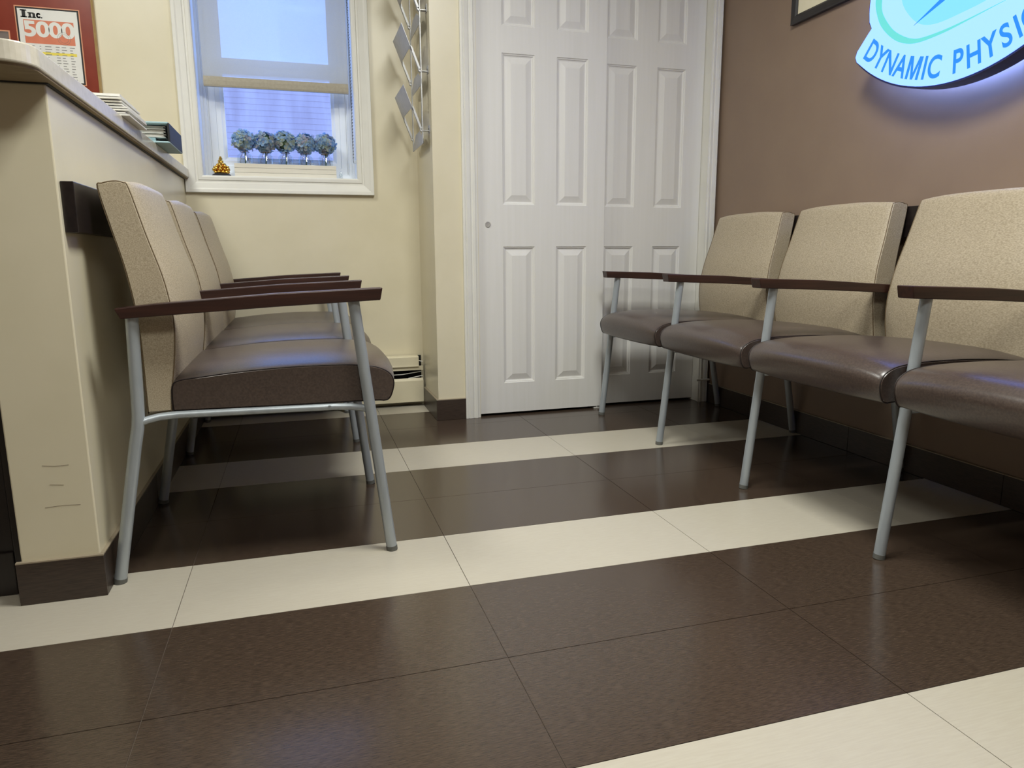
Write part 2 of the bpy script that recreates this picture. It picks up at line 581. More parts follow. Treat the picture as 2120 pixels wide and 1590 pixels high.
def bench_meshes():
    b, p = cushion(BACK, SP - 0.046, lambda nn: max(0.0, nn[0]) * 1.0 + max(0, nn[1]) * 0.25, 0.018, wf=lambda z: 1.0 - 0.115 * min(1.0, max(0.0, (z - 0.54) / 0.35)))
    proto['backrest'] = b.build('backrest', MT['vinyl_beige'], smooth=42)
    for k in (0, 1): proto['back_piping%d' % k] = p[k].build('piping', MT['welt_beige'], smooth=60)
    b, p = cushion(SEAT, SP - 0.038, lambda nn: max(0.0, nn[1]) * 1.0 + max(0, nn[0]) * 0.55, 0.020)
    proto['seat'] = b.build('seat', MT['vinyl_brown'], smooth=42)
    for k in (0, 1): proto['seat_piping%d' % k] = p[k].build('piping', MT['welt_brown'], smooth=60)
    # frame
    r = 0.0135
    proto['rear_leg'] = MB().tube([(0.0005, 0, 0.010), (0.060, 0, 0.325), (0.068, 0, 0.362), (0.0715, 0, 0.392), (0.0730, 0, 0.430), (0.0785, 0, 0.613)], r, 16).build('leg', MT['metal'], smooth=50)
    proto['rear_cap'] = MB().tube([(-0.001, 0, 0.0003), (0.0012, 0, 0.012)], r + 0.0006, 16).build('foot_cap', MT['cap'], smooth=50)
    proto['front_leg'] = MB().tube([(0.6215, 0, 0.010), (0.554, 0, 0.634)], r, 16).build('leg', MT['metal'], smooth=50)
    proto['front_cap'] = MB().tube([(0.6225, 0, 0.0003), (0.6213, 0, 0.012)], r + 0.0006, 16).build('foot_cap', MT['cap'], smooth=50)
    arm = [(0.060, 0.6075), (0.049, 0.630), (0.130, 0.6385), (0.380, 0.6555), (0.621, 0.6645), (0.615, 0.6355), (0.380, 0.6255)]
    proto['armrest'] = MB().prism(arm, lambda u, v, w_: (u, w_, v), -0.023, 0.023).build('armrest', MT['wood'], bevel=0.0022)
    for s, nm in ((1, 'rail_p'), (-1, 'rail_n')):
        path = [(0.074, 0, 0.374), (0.090, s * 0.004, 0.378), (0.112, s * 0.014, 0.381), (0.150, s * 0.021, 0.382), (0.300, s * 0.022, 0.380),
                (0.500, s * 0.022, 0.377), (0.540, s * 0.019, 0.375), (0.566, s * 0.010, 0.372), (0.581, 0, 0.369)]
        proto[nm] = MB().tube(path, 0.0088, 12).build('seat_rail', MT['metal'], smooth=50)
        proto[nm + '_bolt'] = MB().lathe([(0.0045, 0), (0.0045, 0.002), (0.002, 0.0026), (0.002, 0.001), (0.0005, 0.001)], (0, 0, 0), 12, 'y').build('bolt', MT['metal'], smooth=40)
    proto['beam'] = MB().box(-0.02, 0.02, 0, SP - 0.05, -0.010, 0.010).build('seat_beam', MT['black'])


bench_meshes()
P = {k: o.data for k, o in proto.items()}
mods = {k: [(m.width, m.segments) for m in o.modifiers] for k, o in proto.items()}
for o in proto.values():
    bpy.data.objects.remove(o)


def bench(name, loc, rz, nseats, label, lean=0.0):
    root = empty(name, loc, rz)
    sset(root, label, 'bench')
    for i in range(nseats + 1):
        s = i * SP
        lg = link_mesh('leg', P['rear_leg'], root, (0, s, 0))
        link_mesh('foot_cap', P['rear_cap'], lg)
        lg = link_mesh('leg', P['front_leg'], root, (0, s, 0))
        link_mesh('foot_cap', P['front_cap'], lg)
        a = link_mesh('armrest', P['armrest'], root, (0, s, 0))
        b = a.modifiers.new('edge', 'BEVEL'); b.width = 0.0022; b.segments = 2; b.limit_method = 'ANGLE'
    for i in range(nseats):
        s = (i + 0.5) * SP
        st = link_mesh('seat', P['seat'], root, (0, s, 0))
        for k in '01': link_mesh('piping', P['seat_piping' + k], st)
        bk = link_mesh('backrest', P['backrest'], root, (lean, s, 0))
        for k in '01': link_mesh('piping', P['back_piping' + k], bk)
        for k, off, sg in (('rail_p', i * SP, 1), ('rail_n', (i + 1) * SP, -1)):
            rl = link_mesh('seat_rail', P[k], root, (0, off, 0))
            bo = link_mesh('bolt', P[k + '_bolt'], rl, (0.487, sg * 0.0136, 0.3785))
            bo.rotation_euler = (math.pi if sg > 0 else 0, 0, 0)
        link_mesh('seat_beam', P['beam'], root, (0.46, i * SP + 0.025, 0.377))
        link_mesh('seat_beam', P['beam'], root, (0.20, i * SP + 0.025, 0.380))
    return root


bench('waiting_room_bench', (-0.147, 0.866, 0), 0.0, 3,
      'three-seat waiting bench against the reception half wall, below the counter')
bench('waiting_room_bench', (2.2345, 2.128, 0), math.pi, 4,
      'four-seat waiting bench along the brown wall, under the lit sign', -0.010)

# ------------------------------------------------------------------ reception counter
def rounded_rect(x0, x1, y0, y1, r, corner='br', n=10):
    pts = [(x0, y0)]
    cx, cy_ = x1 - r, y0 + r
    for k in range(n + 1):
        a = -math.pi / 2 + (math.pi / 2) * k / n
        pts.append((cx + r * math.cos(a), cy_ + r * math.sin(a)))
    pts += [(x1, y1), (x0, y1)]
    return pts


ct = empty('countertop', (-0.30, 1.6, 1.074))
sset(ct, 'cream laminate countertop with a rounded corner on top of the reception half wall', 'countertop')
og = tuple(ct.location)
MB().prism(rounded_rect(-0.62, -0.147, 0.662, YB - 0.002, 0.055), lambda u, v, z: (u, v, z), 1.079, 1.1155).build('slab', MT['counter'], ct, og, bevel=0.003)
MB().prism(rounded_rect(-0.60, -0.151, 0.672, YB - 0.004, 0.052), lambda u, v, z: (u, v, z), 1.0745, 1.0795).build('substrate', MT['counter_core'], ct, og)
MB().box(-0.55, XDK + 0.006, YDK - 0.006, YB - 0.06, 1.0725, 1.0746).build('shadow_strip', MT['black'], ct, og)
dk = empty('desk_front', (-0.80, 0.90, 0))
sset(dk, 'dark brown wood front of the reception desk beside the half wall end', 'desk')
og = tuple(dk.location)
MB().box(-1.60, -0.352, 0.875, 0.905, 0.001, 1.07).build('front_panel', MT['desk_dark'], dk, og, bevel=0.002)
MB().box(-0.350, -0.3205, 0.868, 0.905, 0.001, 1.07).build('side_stile', MT['desk_dark'], dk, og, bevel=0.002)
MB().box(-1.60, -0.352, 0.868, 0.8755, 0.001, 0.10).build('kick_board', MT['desk_dark'], dk, og, bevel=0.002)

# papers and binder lying over the counter edge
ZC = 1.1158
st = empty('paper_stack', (-0.24, 1.50, ZC))
sset(st, 'white folder stuffed with loose papers overhanging the counter edge', 'folder')
og = tuple(st.location)
MB().box(-0.36, -0.128, 1.375, 1.61, ZC, ZC + 0.004).build('folder_cover', MT['paper'], st, og)
for k in range(6):
    jx, jy = random.uniform(-0.012, 0.014), random.uniform(-0.010, 0.012)
    z = ZC + 0.005 + k * 0.0075
    mb = MB()
    mb.add([(-0.35 + jx, 1.385 + jy, z), (-0.135 + jx, 1.385 + jy, z + 0.001), (-0.130 + jx, 1.605 + jy, z - 0.0005), (-0.35 + jx, 1.605 + jy, z),
            (-0.35 + jx, 1.385 + jy, z + 0.003), (-0.135 + jx, 1.385 + jy, z + 0.0045), (-0.130 + jx, 1.605 + jy, z + 0.004), (-0.35 + jx, 1.605 + jy, z + 0.003)],
           [(0, 3, 2, 1), (4, 5, 6, 7), (0, 1, 5, 4), (1, 2, 6, 5), (2, 3, 7, 6), (3, 0, 4, 7)])
    mb.build('paper_sheet', MT['paper'], st, og)
MB().box(-0.36, -0.150, 1.39, 1.60, ZC + 0.052, ZC + 0.058).build('folder_cover', MT['paper'], st, og)
MT['binder'] = mat('pale_blue_card', s2l(150, 178, 184), 0.5, col2=s2l(158, 186, 192), scale=(40, 40, 40))
bd = empty('ring_binder', (-0.24, 2.0, ZC))
sset(bd, 'pale blue binder with black spine lying open-ended over the counter edge', 'binder')
og = tuple(bd.location)
MB().box(-0.42, -0.102, 1.86, 2.13, ZC, ZC + 0.006).build('cover', MT['binder'], bd, og, bevel=0.0015)
MB().box(-0.42, -0.104, 1.86, 2.13, ZC + 0.062, ZC + 0.068).build('cover', MT['binder'], bd, og, bevel=0.0015)
MB().box(-0.108, -0.101, 1.86, 2.13, ZC + 0.003, ZC + 0.066).build('spine', MT['black'], bd, og, bevel=0.002)
MB().box(-0.40, -0.150, 1.885, 2.12, ZC + 0.0065, ZC + 0.020).build('card_divider', MT['binder'], bd, og)
mb = MB()
for k in range(9):
    z = ZC + 0.021 + k * 0.0043
    mb.box(-0.37, -0.118 - 0.006 * (k % 2), 1.885 + 0.004 * (k % 3), 2.12, z, z + 0.0030)
mb.build('pages', MT['paper'], bd, og)

# ------------------------------------------------------------------ window
win = empty('window_1', ((WX0 + WX1) / 2, YB, WZ0))
win['kind'] = 'structure'
og = tuple(win.location)


def frame_sweep(mb, x0, x1, z0, z1, prof):
    """prof: list of (outward offset, y)"""
    vs, fs = [], []
    for o_, y in prof:
        vs += [(x0 - o_, y, z0 - o_), (x1 + o_, y, z0 - o_), (x1 + o_, y, z1 + o_), (x0 - o_, y, z1 + o_)]
    for i in range(len(prof) - 1):
        for k in range(4):
            l = (k + 1) % 4
            fs.append((i * 4 + k, i * 4 + l, (i + 1) * 4 + l, (i + 1) * 4 + k))
    return mb.add(vs, fs)


cas = [(-0.004, YB + 0.002), (-0.004, YB - 0.010), (0.002, YB - 0.0125), (0.014, YB - 0.0125), (0.018, YB - 0.009), (0.024, YB - 0.009), (0.028, YB - 0.013),
       (0.050, YB - 0.017), (0.056, YB - 0.020), (0.068, YB - 0.021), (0.070, YB - 0.019), (0.070, YB - 0.0005)]
frame_sweep(MB(), WX0, WX1, WZ0, WZ1, cas).build('casing', MT['trim'], win, og)
# jamb lining
frame_sweep(MB(), WX0, WX1, WZ0, WZ1, [(-0.004, YB + 0.0005), (-0.006, YB + 0.0005), (-0.006, YB + 0.118)]).build('jamb', MT['sill_white'], win, og)
YS = YB + 0.112
# outer frame, stop, sash
frame_sweep(MB(), WX0, WX1, WZ0, WZ1, [(-0.006, YS), (-0.030, YS), (-0.030, YS + 0.012), (-0.036, YS + 0.012), (-0.036, YS + 0.08)]).build('frame', MT['sill_white'], win, og)
frame_sweep(MB(), WX0, WX1, WZ0, WZ1, [(-0.006, YS - 0.012), (-0.017, YS - 0.012), (-0.017, YS + 0.002)]).build('frame_stop', MT['sill_white'], win, og)
SX0, SX1, SZ0 = WX0 + 0.0365, WX1 - 0.0365, WZ0 + 0.0365
MIDZ = 1.600


def sash(z0, z1, y, st=0.066, rail=0.050):
    s = MB()
    frame_sweep(s, SX0, SX1, z0, z1, [(0, y + 0.03), (0, y), (-0.028, y), (-0.030, y + 0.004), (-st + 0.016, y + 0.004), (-st + 0.010, y + 0.008), (-st, y + 0.012), (-st, y + 0.024), (0, y + 0.024)])
    so = s.build('sash', MT['sill_white'], win, og)
    MB().box(SX0 + st - 0.002, SX1 - st + 0.002, y + 0.015, y + 0.018, z0 + st - 0.002, z1 - st + 0.002).build('pane', MT['glass'], so, (0, 0, 0))
    return so


sash(SZ0, MIDZ + 0.02, YS + 0.018)
sash(MIDZ - 0.045, WZ1 - 0.0365, YS + 0.048)

# roller blind
rb = empty('roller_blind', (0.245, YB + 0.04, 1.469))
sset(rb, 'cream translucent roller blind pulled halfway down inside the window', 'blind')
og = tuple(rb.location)
BY = YB + 0.035
SHX0, SHX1 = -0.063, 0.557
MB().box(SHX0, SHX1, BY, BY + 0.0008, 1.50, 2.06).build('cloth', MT['shade'], rb, og)
MB().prism([(BY - 0.006, 1.474), (BY - 0.008, 1.482), (BY - 0.008, 1.500), (BY - 0.005, 1.517), (BY + 0.006, 1.517), (BY + 0.009, 1.500), (BY + 0.009, 1.480), (BY + 0.006, 1.474)],
           lambda u, v, w: (w, u, v), SHX0, SHX1).build('hem_bar', mat('hem_fabric', s2l(164, 156, 138), 0.6, col2=s2l(172, 164, 146), scale=(90, 90, 90)), rb, og, bevel=0.001)
MB().tube([(SHX0, BY + 0.018, 2.06), (SHX1, BY + 0.018, 2.06)], 0.019, 16).build('roller', MT['shade'], rb, og, smooth=50)
mb = MB()
for k in range(62):
    mb.ball((0.5665 + 0.004 * math.sin(k * 0.05), BY - 0.004, 2.06 - k * 0.0142), 0.0022, 6, 4)
for k in range(62):
    mb.ball((0.5665 + 0.004 * math.sin(k * 0.05), BY + 0.020, 2.06 - k * 0.0142), 0.0022, 6, 4)
mb.tube([(0.5665, BY - 0.004, 2.06), (0.566, BY - 0.004, 1.18), (0.569, BY + 0.008, 1.168), (0.566, BY + 0.02, 1.18), (0.5665, BY + 0.02, 2.06)], 0.0007, 5)
mb.build('bead_chain', MT['cap'], rb, og, smooth=60)
MB().box(0.5705, 0.5758, BY - 0.012, BY + 0.012, 1.165, 1.180).build('chain_clip', MT['sill_white'], rb, og, bevel=0.001)

# ------------------------------------------------------------------ things on the window sill
ZS = WZ0 + 0.0062
pl = empty('planter_box', (0.262, YB + 0.06, ZS))
sset(pl, 'whitewashed wooden planter box of stacked boards on the window sill', 'planter')
og = tuple(pl.location)
PY0, PY1, PX0, PX1 = YB + 0.012, YB + 0.098, 0.040, 0.484
for a, b in ((ZS, ZS + 0.0165), (ZS + 0.0175, ZS + 0.037), (ZS + 0.038, ZS + 0.056)):
    MB().box(PX0, PX1, PY0, PY0 + 0.008, a, b).build('board', MT['planter'], pl, og, bevel=0.0008)
    MB().box(PX0, PX1, PY1 - 0.008, PY1, a, b).build('board', MT['planter'], pl, og, bevel=0.0008)
for x in (PX0, PX1 - 0.008):
    MB().box(x, x + 0.008, PY0 + 0.0085, PY1 - 0.0085, ZS, ZS + 0.056).build('end_board', MT['planter'], pl, og)
MB().box(PX0 + 0.009, PX1 - 0.009, PY0 + 0.009, PY1 - 0.009, ZS, ZS + 0.004).build('floor_board', MT['planter'], pl, og)

def petal_mat(n, c, rough, col2, scale):
    m = mat(n, c, rough, col2=col2, scale=scale)
    N, L = m.node_tree.nodes, m.node_tree.links
    pb = N['Principled BSDF']
    tl = N.new('ShaderNodeBsdfTranslucent')
    L.new(pb.inputs['Base Color'].links[0].from_socket, tl.inputs[0])
    mx = N.new('ShaderNodeMixShader')
    mx.inputs[0].default_value = 0.42
    L.new(pb.outputs[0], mx.inputs[1])
    L.new(tl.outputs[0], mx.inputs[2])
    L.new(mx.outputs[0], N['Material Output'].inputs[0])
    return m


FLOWER = [petal_mat('hydrangea_' + n, c, 0.6, col2=c2, scale=(55, 55, 55)) for n, c, c2 in (
    ('slate', s2l(150, 172, 188), s2l(180, 204, 220)), ('sage', s2l(172, 184, 168), s2l(202, 210, 188)),
    ('blue', s2l(136, 176, 222), s2l(176, 210, 242)), ('mauve', s2l(176, 170, 188), s2l(208, 204, 210)))]
TWINE = mat('brown_twine', s2l(110, 88, 60), 0.8, col2=s2l(128, 104, 74), scale=(200, 200, 200))
STEM = mat('green_stem', s2l(70, 92, 62), 0.6, col2=s2l(84, 106, 74), scale=(60, 60, 60))
names5 = ['leftmost hydrangea bottle in the white planter, blue petals hanging over its end',
          'second hydrangea bottle from the gold ornament, in the white planter',
          'middle one of the five hydrangea bottles in the white planter',
          'fourth hydrangea bottle from the gold ornament, with a pale sage flower',
          'rightmost hydrangea bottle in the white planter, beside the bead chain']
for k in range(5):
    cx = 0.085 + k * 0.0885
    cyy = (PY0 + PY1) / 2
    b = empty('hydrangea_bottle', (cx, cyy, ZS + 0.0045))
    sset(b, names5[k], 'flower bottle', 'hydrangea bottles in the planter box')
    og = tuple(b.location)
    z0 = og[2]
    MB().lathe([(0.030, 0), (0.0335, 0.003), (0.0335, 0.086), (0.030, 0.094), (0.019, 0.102), (0.0185, 0.110), (0.021, 0.114)], og, 18).build('bottle', MT['bottle_glass'], b, og, smooth=40)
    tw = MB()
    rr = random.Random(k + 3)
    for q in range(2):
        sgn = -1 if q == 0 else 1
        pth = []
        for j in range(9):
            t = j / 8
            pth.append((cx + sgn * (0.004 + (0.012 + 0.005 * rr.random()) * math.sin(t * 1.7)), cyy - 0.0352 - 0.002 * math.sin(t * 2.2), z0 + 0.104 - 0.050 * t))
        tw.tube(pth, 0.0008, 5)
    tw.tube([(cx + 0.0200 * math.cos(a * 0.5236), cyy + 0.0200 * math.sin(a * 0.5236), z0 + 0.106) for a in range(12)], 0.001, 5, closed=True)
    tw.build('twine_bow', TWINE, b, og, smooth=60)
    MB().tube([(cx, cyy, z0 + 0.02), (cx + 0.003, cyy, z0 + 0.12)], 0.003, 6).build('stem', STEM, b, og, smooth=60)
    hx, hz = cx + rr.uniform(-0.003, 0.003), z0 + 0.153 + rr.uniform(-0.004, 0.004)
    heads = [MB() for _ in range(4)]
    for j in range(78):
        u = rr.uniform(-1, 1); an = rr.uniform(0, 2 * math.pi)
        rad = math.sqrt(1 - u * u)
        nrm = Vector((rad * math.cos(an), rad * math.sin(an), u))
        cen = Vector((hx + nrm.x * 0.045, cyy + nrm.y * 0.034, hz + nrm.z * 0.038))
        nrm = (nrm + Vector((rr.uniform(-.5, .5), rr.uniform(-.5, .5), rr.uniform(-.5, .5)))).normalized()
        t1 = nrm.orthogonal().normalized(); t2 = nrm.cross(t1)
        spin = rr.uniform(0, 1.57)
        mbp = heads[rr.choice([0, 0, 1, 2, 2, 3])]
        for pt in range(4):
            aa = spin + pt * math.pi / 2
            d_ = t1 * math.cos(aa) + t2 * math.sin(aa)
            s_ = nrm.cross(d_)
            L_ = rr.uniform(0.015, 0.022)
            v = [cen.copy(), cen + d_ * L_ * 0.5 + s_ * L_ * 0.42 + nrm * 0.002, cen + d_ * L_ * 0.9 + s_ * L_ * 0.32 + nrm * 0.004, cen + d_ * L_ * 1.05 + nrm * 0.0035,
                 cen + d_ * L_ * 0.9 - s_ * L_ * 0.32 + nrm * 0.004, cen + d_ * L_ * 0.5 - s_ * L_ * 0.42 + nrm * 0.002]
            lo_, hi_ = cx - (0.075 if k == 0 else 0.0441), cx + (0.075 if k == 4 else 0.0441)
            for q in v: q.x = min(max(q.x, lo_), hi_)
            mbp.add(v, [(0, 1, 2, 3), (0, 3, 4, 5)])
    MB().ball((hx, cyy, hz), 0.030, 12, 8, 1.2).build('flower_core', STEM, b, og, smooth=60)
    for hi, m_ in zip(heads, FLOWER):
        if hi.v:
            po = hi.build('petals', m_, b, og, smooth=60)
            po['kind'] = 'stuff'

GOLD = mat('polished_gold', s2l(222, 168, 62), 0.22, 1.0, col2=s2l(240, 196, 96), scale=(120, 120, 120))
gf = empty('gold_ornament', (-0.018, YB + 0.045, ZS))
sset(gf, 'small gold ornament of heaped nuggets on a black stand on the window sill', 'ornament')
og = tuple(gf.location)
MB().lathe([(0.040, 0), (0.041, 0.004), (0.037, 0.009), (0.028, 0.013), (0.002, 0.015)], og, 24).build('stand', MT['black'], gf, og, smooth=40)
mb = MB()
rr = random.Random(12)
for lvl, (z, rad, n_, br) in enumerate(((0.019, 0.027, 10, 0.0085), (0.031, 0.030, 10, 0.0088), (0.042, 0.026, 9, 0.0080), (0.052, 0.015, 6, 0.0072), (0.024, 0.012, 5, 0.011), (0.038, 0.010, 4, 0.012))):
    for j in range(n_):
        a = 2 * math.pi * (j + 0.4 * lvl) / n_
        mb.ball((og[0] + rad * math.cos(a), og[1] + rad * 0.8 * math.sin(a), og[2] + z + rr.uniform(-0.002, 0.002)), br * rr.uniform(0.8, 1.15), 8, 5, rr.uniform(0.7, 1.0))
mb.build('nuggets', GOLD, gf, og, smooth=60)
MB().lathe([(0.016, 0.046), (0.0165, 0.055), (0.012, 0.060), (0.0115, 0.065), (0.0135, 0.067), (0.008, 0.073), (0.0085, 0.077), (0.005, 0.082), (0.0055, 0.085), (0.001, 0.088)], og, 14).build('finial', GOLD, gf, og, smooth=30)
sb = empty('small_figurine', (0.506, YB + 0.05, ZS))
sset(sb, 'tiny clear glass figurine on the window sill beside the planter', 'figurine')
og = tuple(sb.location)
MB().lathe([(0.010, 0), (0.011, 0.004), (0.007, 0.010), (0.009, 0.018), (0.005, 0.026), (0.006, 0.031), (0.002, 0.036)], og, 14).build('body', MT['bottle_glass'], sb, og, smooth=50)
MB().lathe([(0.0115, 0.0), (0.0115, 0.002), (0.001, 0.002)], (og[0], og[1], og[2]), 14).build('foot', MT['sill_white'], sb, og, smooth=50)

# ------------------------------------------------------------------ baseboard heater under the window
ht = empty('baseboard_heater', (0.35, YB - 0.03, 0))
sset(ht, 'long cream baseboard heater running along the wall under the window', 'heater')
og = tuple(ht.location)
HX0, HX1 = XDK + 0.010, XP - 0.012
HY = YB - 0.060
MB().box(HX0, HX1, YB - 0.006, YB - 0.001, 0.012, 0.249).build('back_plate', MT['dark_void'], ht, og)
MB().prism([(YB - 0.007, 0.252), (HY + 0.008, 0.252), (HY, 0.247), (HY - 0.001, 0.206), (HY + 0.002, 0.206), (HY + 0.003, 0.244), (YB - 0.007, 0.248)],
           lambda u, v, w: (w, u, v), HX0, HX1 - 0.020).build('top_cover', MT['heater'], ht, og)
MB().box(HX0, HX1 - 0.020, HY - 0.0035, HY - 0.001, 0.200, 0.207).build('cover_lip', MT['heater'], ht, og, bevel=0.001)
MB().box(HX0, HX1, HY + 0.006, HY + 0.010, 0.182, 0.203).build('damper', MT['heater'], ht, og)
MB().prism([(HY, 0.024), (HY, 0.130), (HY + 0.010, 0.142), (HY + 0.012, 0.141), (HY + 0.003, 0.129), (HY + 0.003, 0.024)],
           lambda u, v, w: (w, u, v), HX0, HX1).build('front_panel', MT['heater'], ht, og)
MB().tube([(HX0, HY + 0.026, 0.152), (HX1 - 0.10, HY + 0.024, 0.160), (HX1, HY + 0.022, 0.173)], 0.0022, 6).build('wire', MT['paper'], ht, og)
MB().tube([(HX1 - 0.07, HY + 0.020, 0.140), (HX1, HY + 0.018, 0.152)], 0.0022, 6).build('wire', MT['paper'], ht, og)
MB().tube([(HX1 - 0.018, HY + 0.02, 0.228), (HX1, HY + 0.018, 0.222)], 0.003, 6).build('wire', MT['paper'], ht, og)
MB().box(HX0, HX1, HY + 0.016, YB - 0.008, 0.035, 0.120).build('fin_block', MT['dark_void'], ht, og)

# ------------------------------------------------------------------ brochure rack on the pier
SHEET = mat('silver_sheet_metal', s2l(176, 176, 176), 0.42, 0.5, col2=s2l(184, 184, 184), scale=(40, 40, 40))
rk = empty('brochure_rack', (XP, 2.43, 1.20))
sset(rk, 'silver metal magazine rack hanging on the side of the pier', 'magazine rack')
og = tuple(rk.location)
XRK, RY0, RY1 = 0.831, 2.285, 2.555


def plate(mb, outline, nrm, t=0.0016):
    """thin plate from 3-D outline"""
    n = len(outline)
    d = Vector(nrm) * t
    vs = [Vector(q) for q in outline] + [Vector(q) + d for q in outline]
    fs = [tuple(range(n)), tuple(range(2 * n - 1, n - 1, -1))] + [(i, (i + 1) % n, n + (i + 1) % n, n + i) for i in range(n)]
    return mb.add(vs, fs)


mb = MB()
e = 0.016
mb.box(XRK - 0.002, XRK + 0.002, RY0, RY0 + e, 1.212, 2.05)
mb.box(XRK - 0.002, XRK + 0.002, RY1 - e, RY1, 1.212, 2.05)
for zt in (1.27, 1.51, 1.75, 1.99):
    zb = zt - 0.058
    ym = (RY0 + RY1) / 2
    plate(mb, [(XRK, RY0, zb - 0.0), (XRK, RY1, zb), (XRK, RY1, zb + 0.020), (XRK, ym + 0.05, zt + 0.004), (XRK, ym - 0.05, zt + 0.004), (XRK, RY0, zb + 0.020)], (1, 0, 0))
mb.build('back_frame', SHEET, rk, og)
for zt in (1.27, 1.51, 1.75, 1.99):
    mb = MB()
    dx, dz = -0.068, 0.175
    lx = XRK - 0.010

    def pt(s, y):
        return (lx + dx * s, y, zt + dz * s)
    nn = Vector((dz, 0, -dx)).normalized()
    # two arms and the sloped lip
    for a, b in ((RY0, RY0 + e), (RY1 - e, RY1)):
        plate(mb, [pt(0, a), pt(0, b), pt(0.50, b), pt(0.50, a)], nn, 0.008)
        plate(mb, [(XRK, a, zt - 0.006), (XRK, b, zt - 0.006), (lx, b, zt), (lx, a, zt)], (0, 0, -1), 0.007)
    plate(mb, [pt(0.40, RY0), pt(0.50, RY0 + 0.04), pt(0.50, RY1 - 0.04), pt(0.40, RY1), pt(1, RY1), pt(1, RY0)], nn)
    mb.build('pocket', SHEET, rk, og)
    MB().box(XRK, XP - 0.0006, 2.292, 2.312, zt - 0.006, zt - 0.003).build('bracket', SHEET, rk, og)
    bo = MB().box(XP - 0.003, XP - 0.0006, 2.286, 2.316, zt - 0.012, zt + 0.018).build('wall_tab', SHEET, rk, og)
    MB().lathe([(0.004, 0), (0.004, -0.002), (0.0005, -0.0026)], (XP - 0.003, 2.301, zt + 0.004), 10, 'x').build('screw', MT['cap'], rk, og)

# ------------------------------------------------------------------ text helper
def text_mesh(txt, size, sx=1.0, bold=0.0, spacing=1.0):
    cu = bpy.data.curves.new('lettering', 'FONT')
    cu.body = txt
    cu.size = size
    cu.offset = bold
    cu.space_character = spacing
    ob = bpy.data.objects.new('lettering', cu)
    COL.objects.link(ob)
    dg = bpy.context.evaluated_depsgraph_get()
    me = bpy.data.meshes.new_from_object(ob.evaluated_get(dg))
    vs = [(v.co.x * sx, v.co.y) for v in me.vertices]
    fs = [tuple(p.vertices) for p in me.polygons]
    bpy.data.objects.remove(ob)
    bpy.data.meshes.remove(me)
    return vs, fs


# ------------------------------------------------------------------ lit sign on the brown wall
SGX = 2.145        # face of the sign
SGB = 2.208        # back of the cabinet
CA, CZ = -0.885, 1.785     # centre of the banner arc (a = -y)
sg = empty('wall_sign', (XR, 0.885, 1.225))
sset(sg, 'glowing pale cyan oval wall sign with blue lettering, halo-lit on the brown wall', 'sign')
og = tuple(sg.location)


def wall_pt(a, z, x):
    return (x, -a, z)


def sign_outline(inset=0.0):
    R = 0.560 - inset
    pts = []
    # banner underside from left lobe to right lobe
    half = [(-0.324, 1.467), (-0.345, 1.448), (-0.383, 1.409), (-0.389, 1.392), (-0.382, 1.376)]
    half = [(d + (inset if d < -0.33 else inset * 0.8), z) for d, z in half]
    n = 30
    a0 = math.asin(0.352 / 0.560)
    low = []
    for k in range(n + 1):
        an = -a0 + 2 * a0 * k / n
        low.append((R * math.sin(an), CZ - R * math.cos(an)))
    right = [(-d, z) for d, z in reversed(half)]
    oval = []
    for k in range(1, 40):
        an = math.radians(-14 + (180 + 28) * k / 40)
        oval.append(((0.341 - inset) * math.cos(an), 1.535 + (0.300 - inset) * math.sin(an)))
    return [(CA + d, z) for d, z in half + low + right + oval]


FACE = emit('lit_acrylic_face', (0.128, 0.245, 1.0), 3.4)
TEAL = emit('lit_acrylic_aqua', (0.075, 0.235, 1.0), 3.4)
GREEN = emit('lit_acrylic_green', (0.15, 0.74, 0.70), 1.0)
BLUE = emit('lit_acrylic_blue', (0.02, 0.27, 1.0), 1.0)
NAVY = mat('navy_sign_return', s2l(30, 34, 66), 0.4, col2=s2l(36, 40, 74), scale=(20, 20, 20))
LEDB = emit('blue_led_strip', (0.22, 0.36, 1.0), 80.0)
ol = sign_outline()
MB().prism(ol, lambda a, z, x: wall_pt(a, z, x), SGX + 0.004, SGB).build('cabinet', NAVY, sg, og)
fc = MB().prism(sign_outline(0.006), lambda a, z, x: wall_pt(a, z, x), SGX, SGX + 0.0045).build('face', FACE, sg, og)


def flat(name, pts, m, d=0.0006):
    return MB().prism(pts, lambda a, z, x: wall_pt(a, z, x), SGX - d, SGX - 0.0001).build(name, m, fc, (0, 0, 0) if False else og)


def smooth_open(pts, sub=6):
    out = []
    n = len(pts)
    for i in range(n - 1):
        p0, p1, p2, p3 = pts[max(i - 1, 0)], pts[i], pts[i + 1], pts[min(i + 2, n - 1)]
        for k in range(sub):
            t = k / sub
            out.append(tuple(0.5 * ((2 * p1[a]) + (-p0[a] + p2[a]) * t + (2 * p0[a] - 5 * p1[a] + 4 * p2[a] - p3[a]) * t * t + (-p0[a] + 3 * p1[a] - 3 * p2[a] + p3[a]) * t ** 3) for a in range(2)))
    out.append(pts[-1])
    return out


def strip_between(name, A, B, m, d=0.0006):
    """band between two polylines of equal length"""
    n = len(A)
    vs = [wall_pt(a, z, SGX - d) for a, z in A] + [wall_pt(a, z, SGX - d) for a, z in B]
    fs = [(i, i + 1, n + i + 1, n + i) for i in range(n - 1)]
    return MB().add(vs, fs).build(name, m, fc, og)


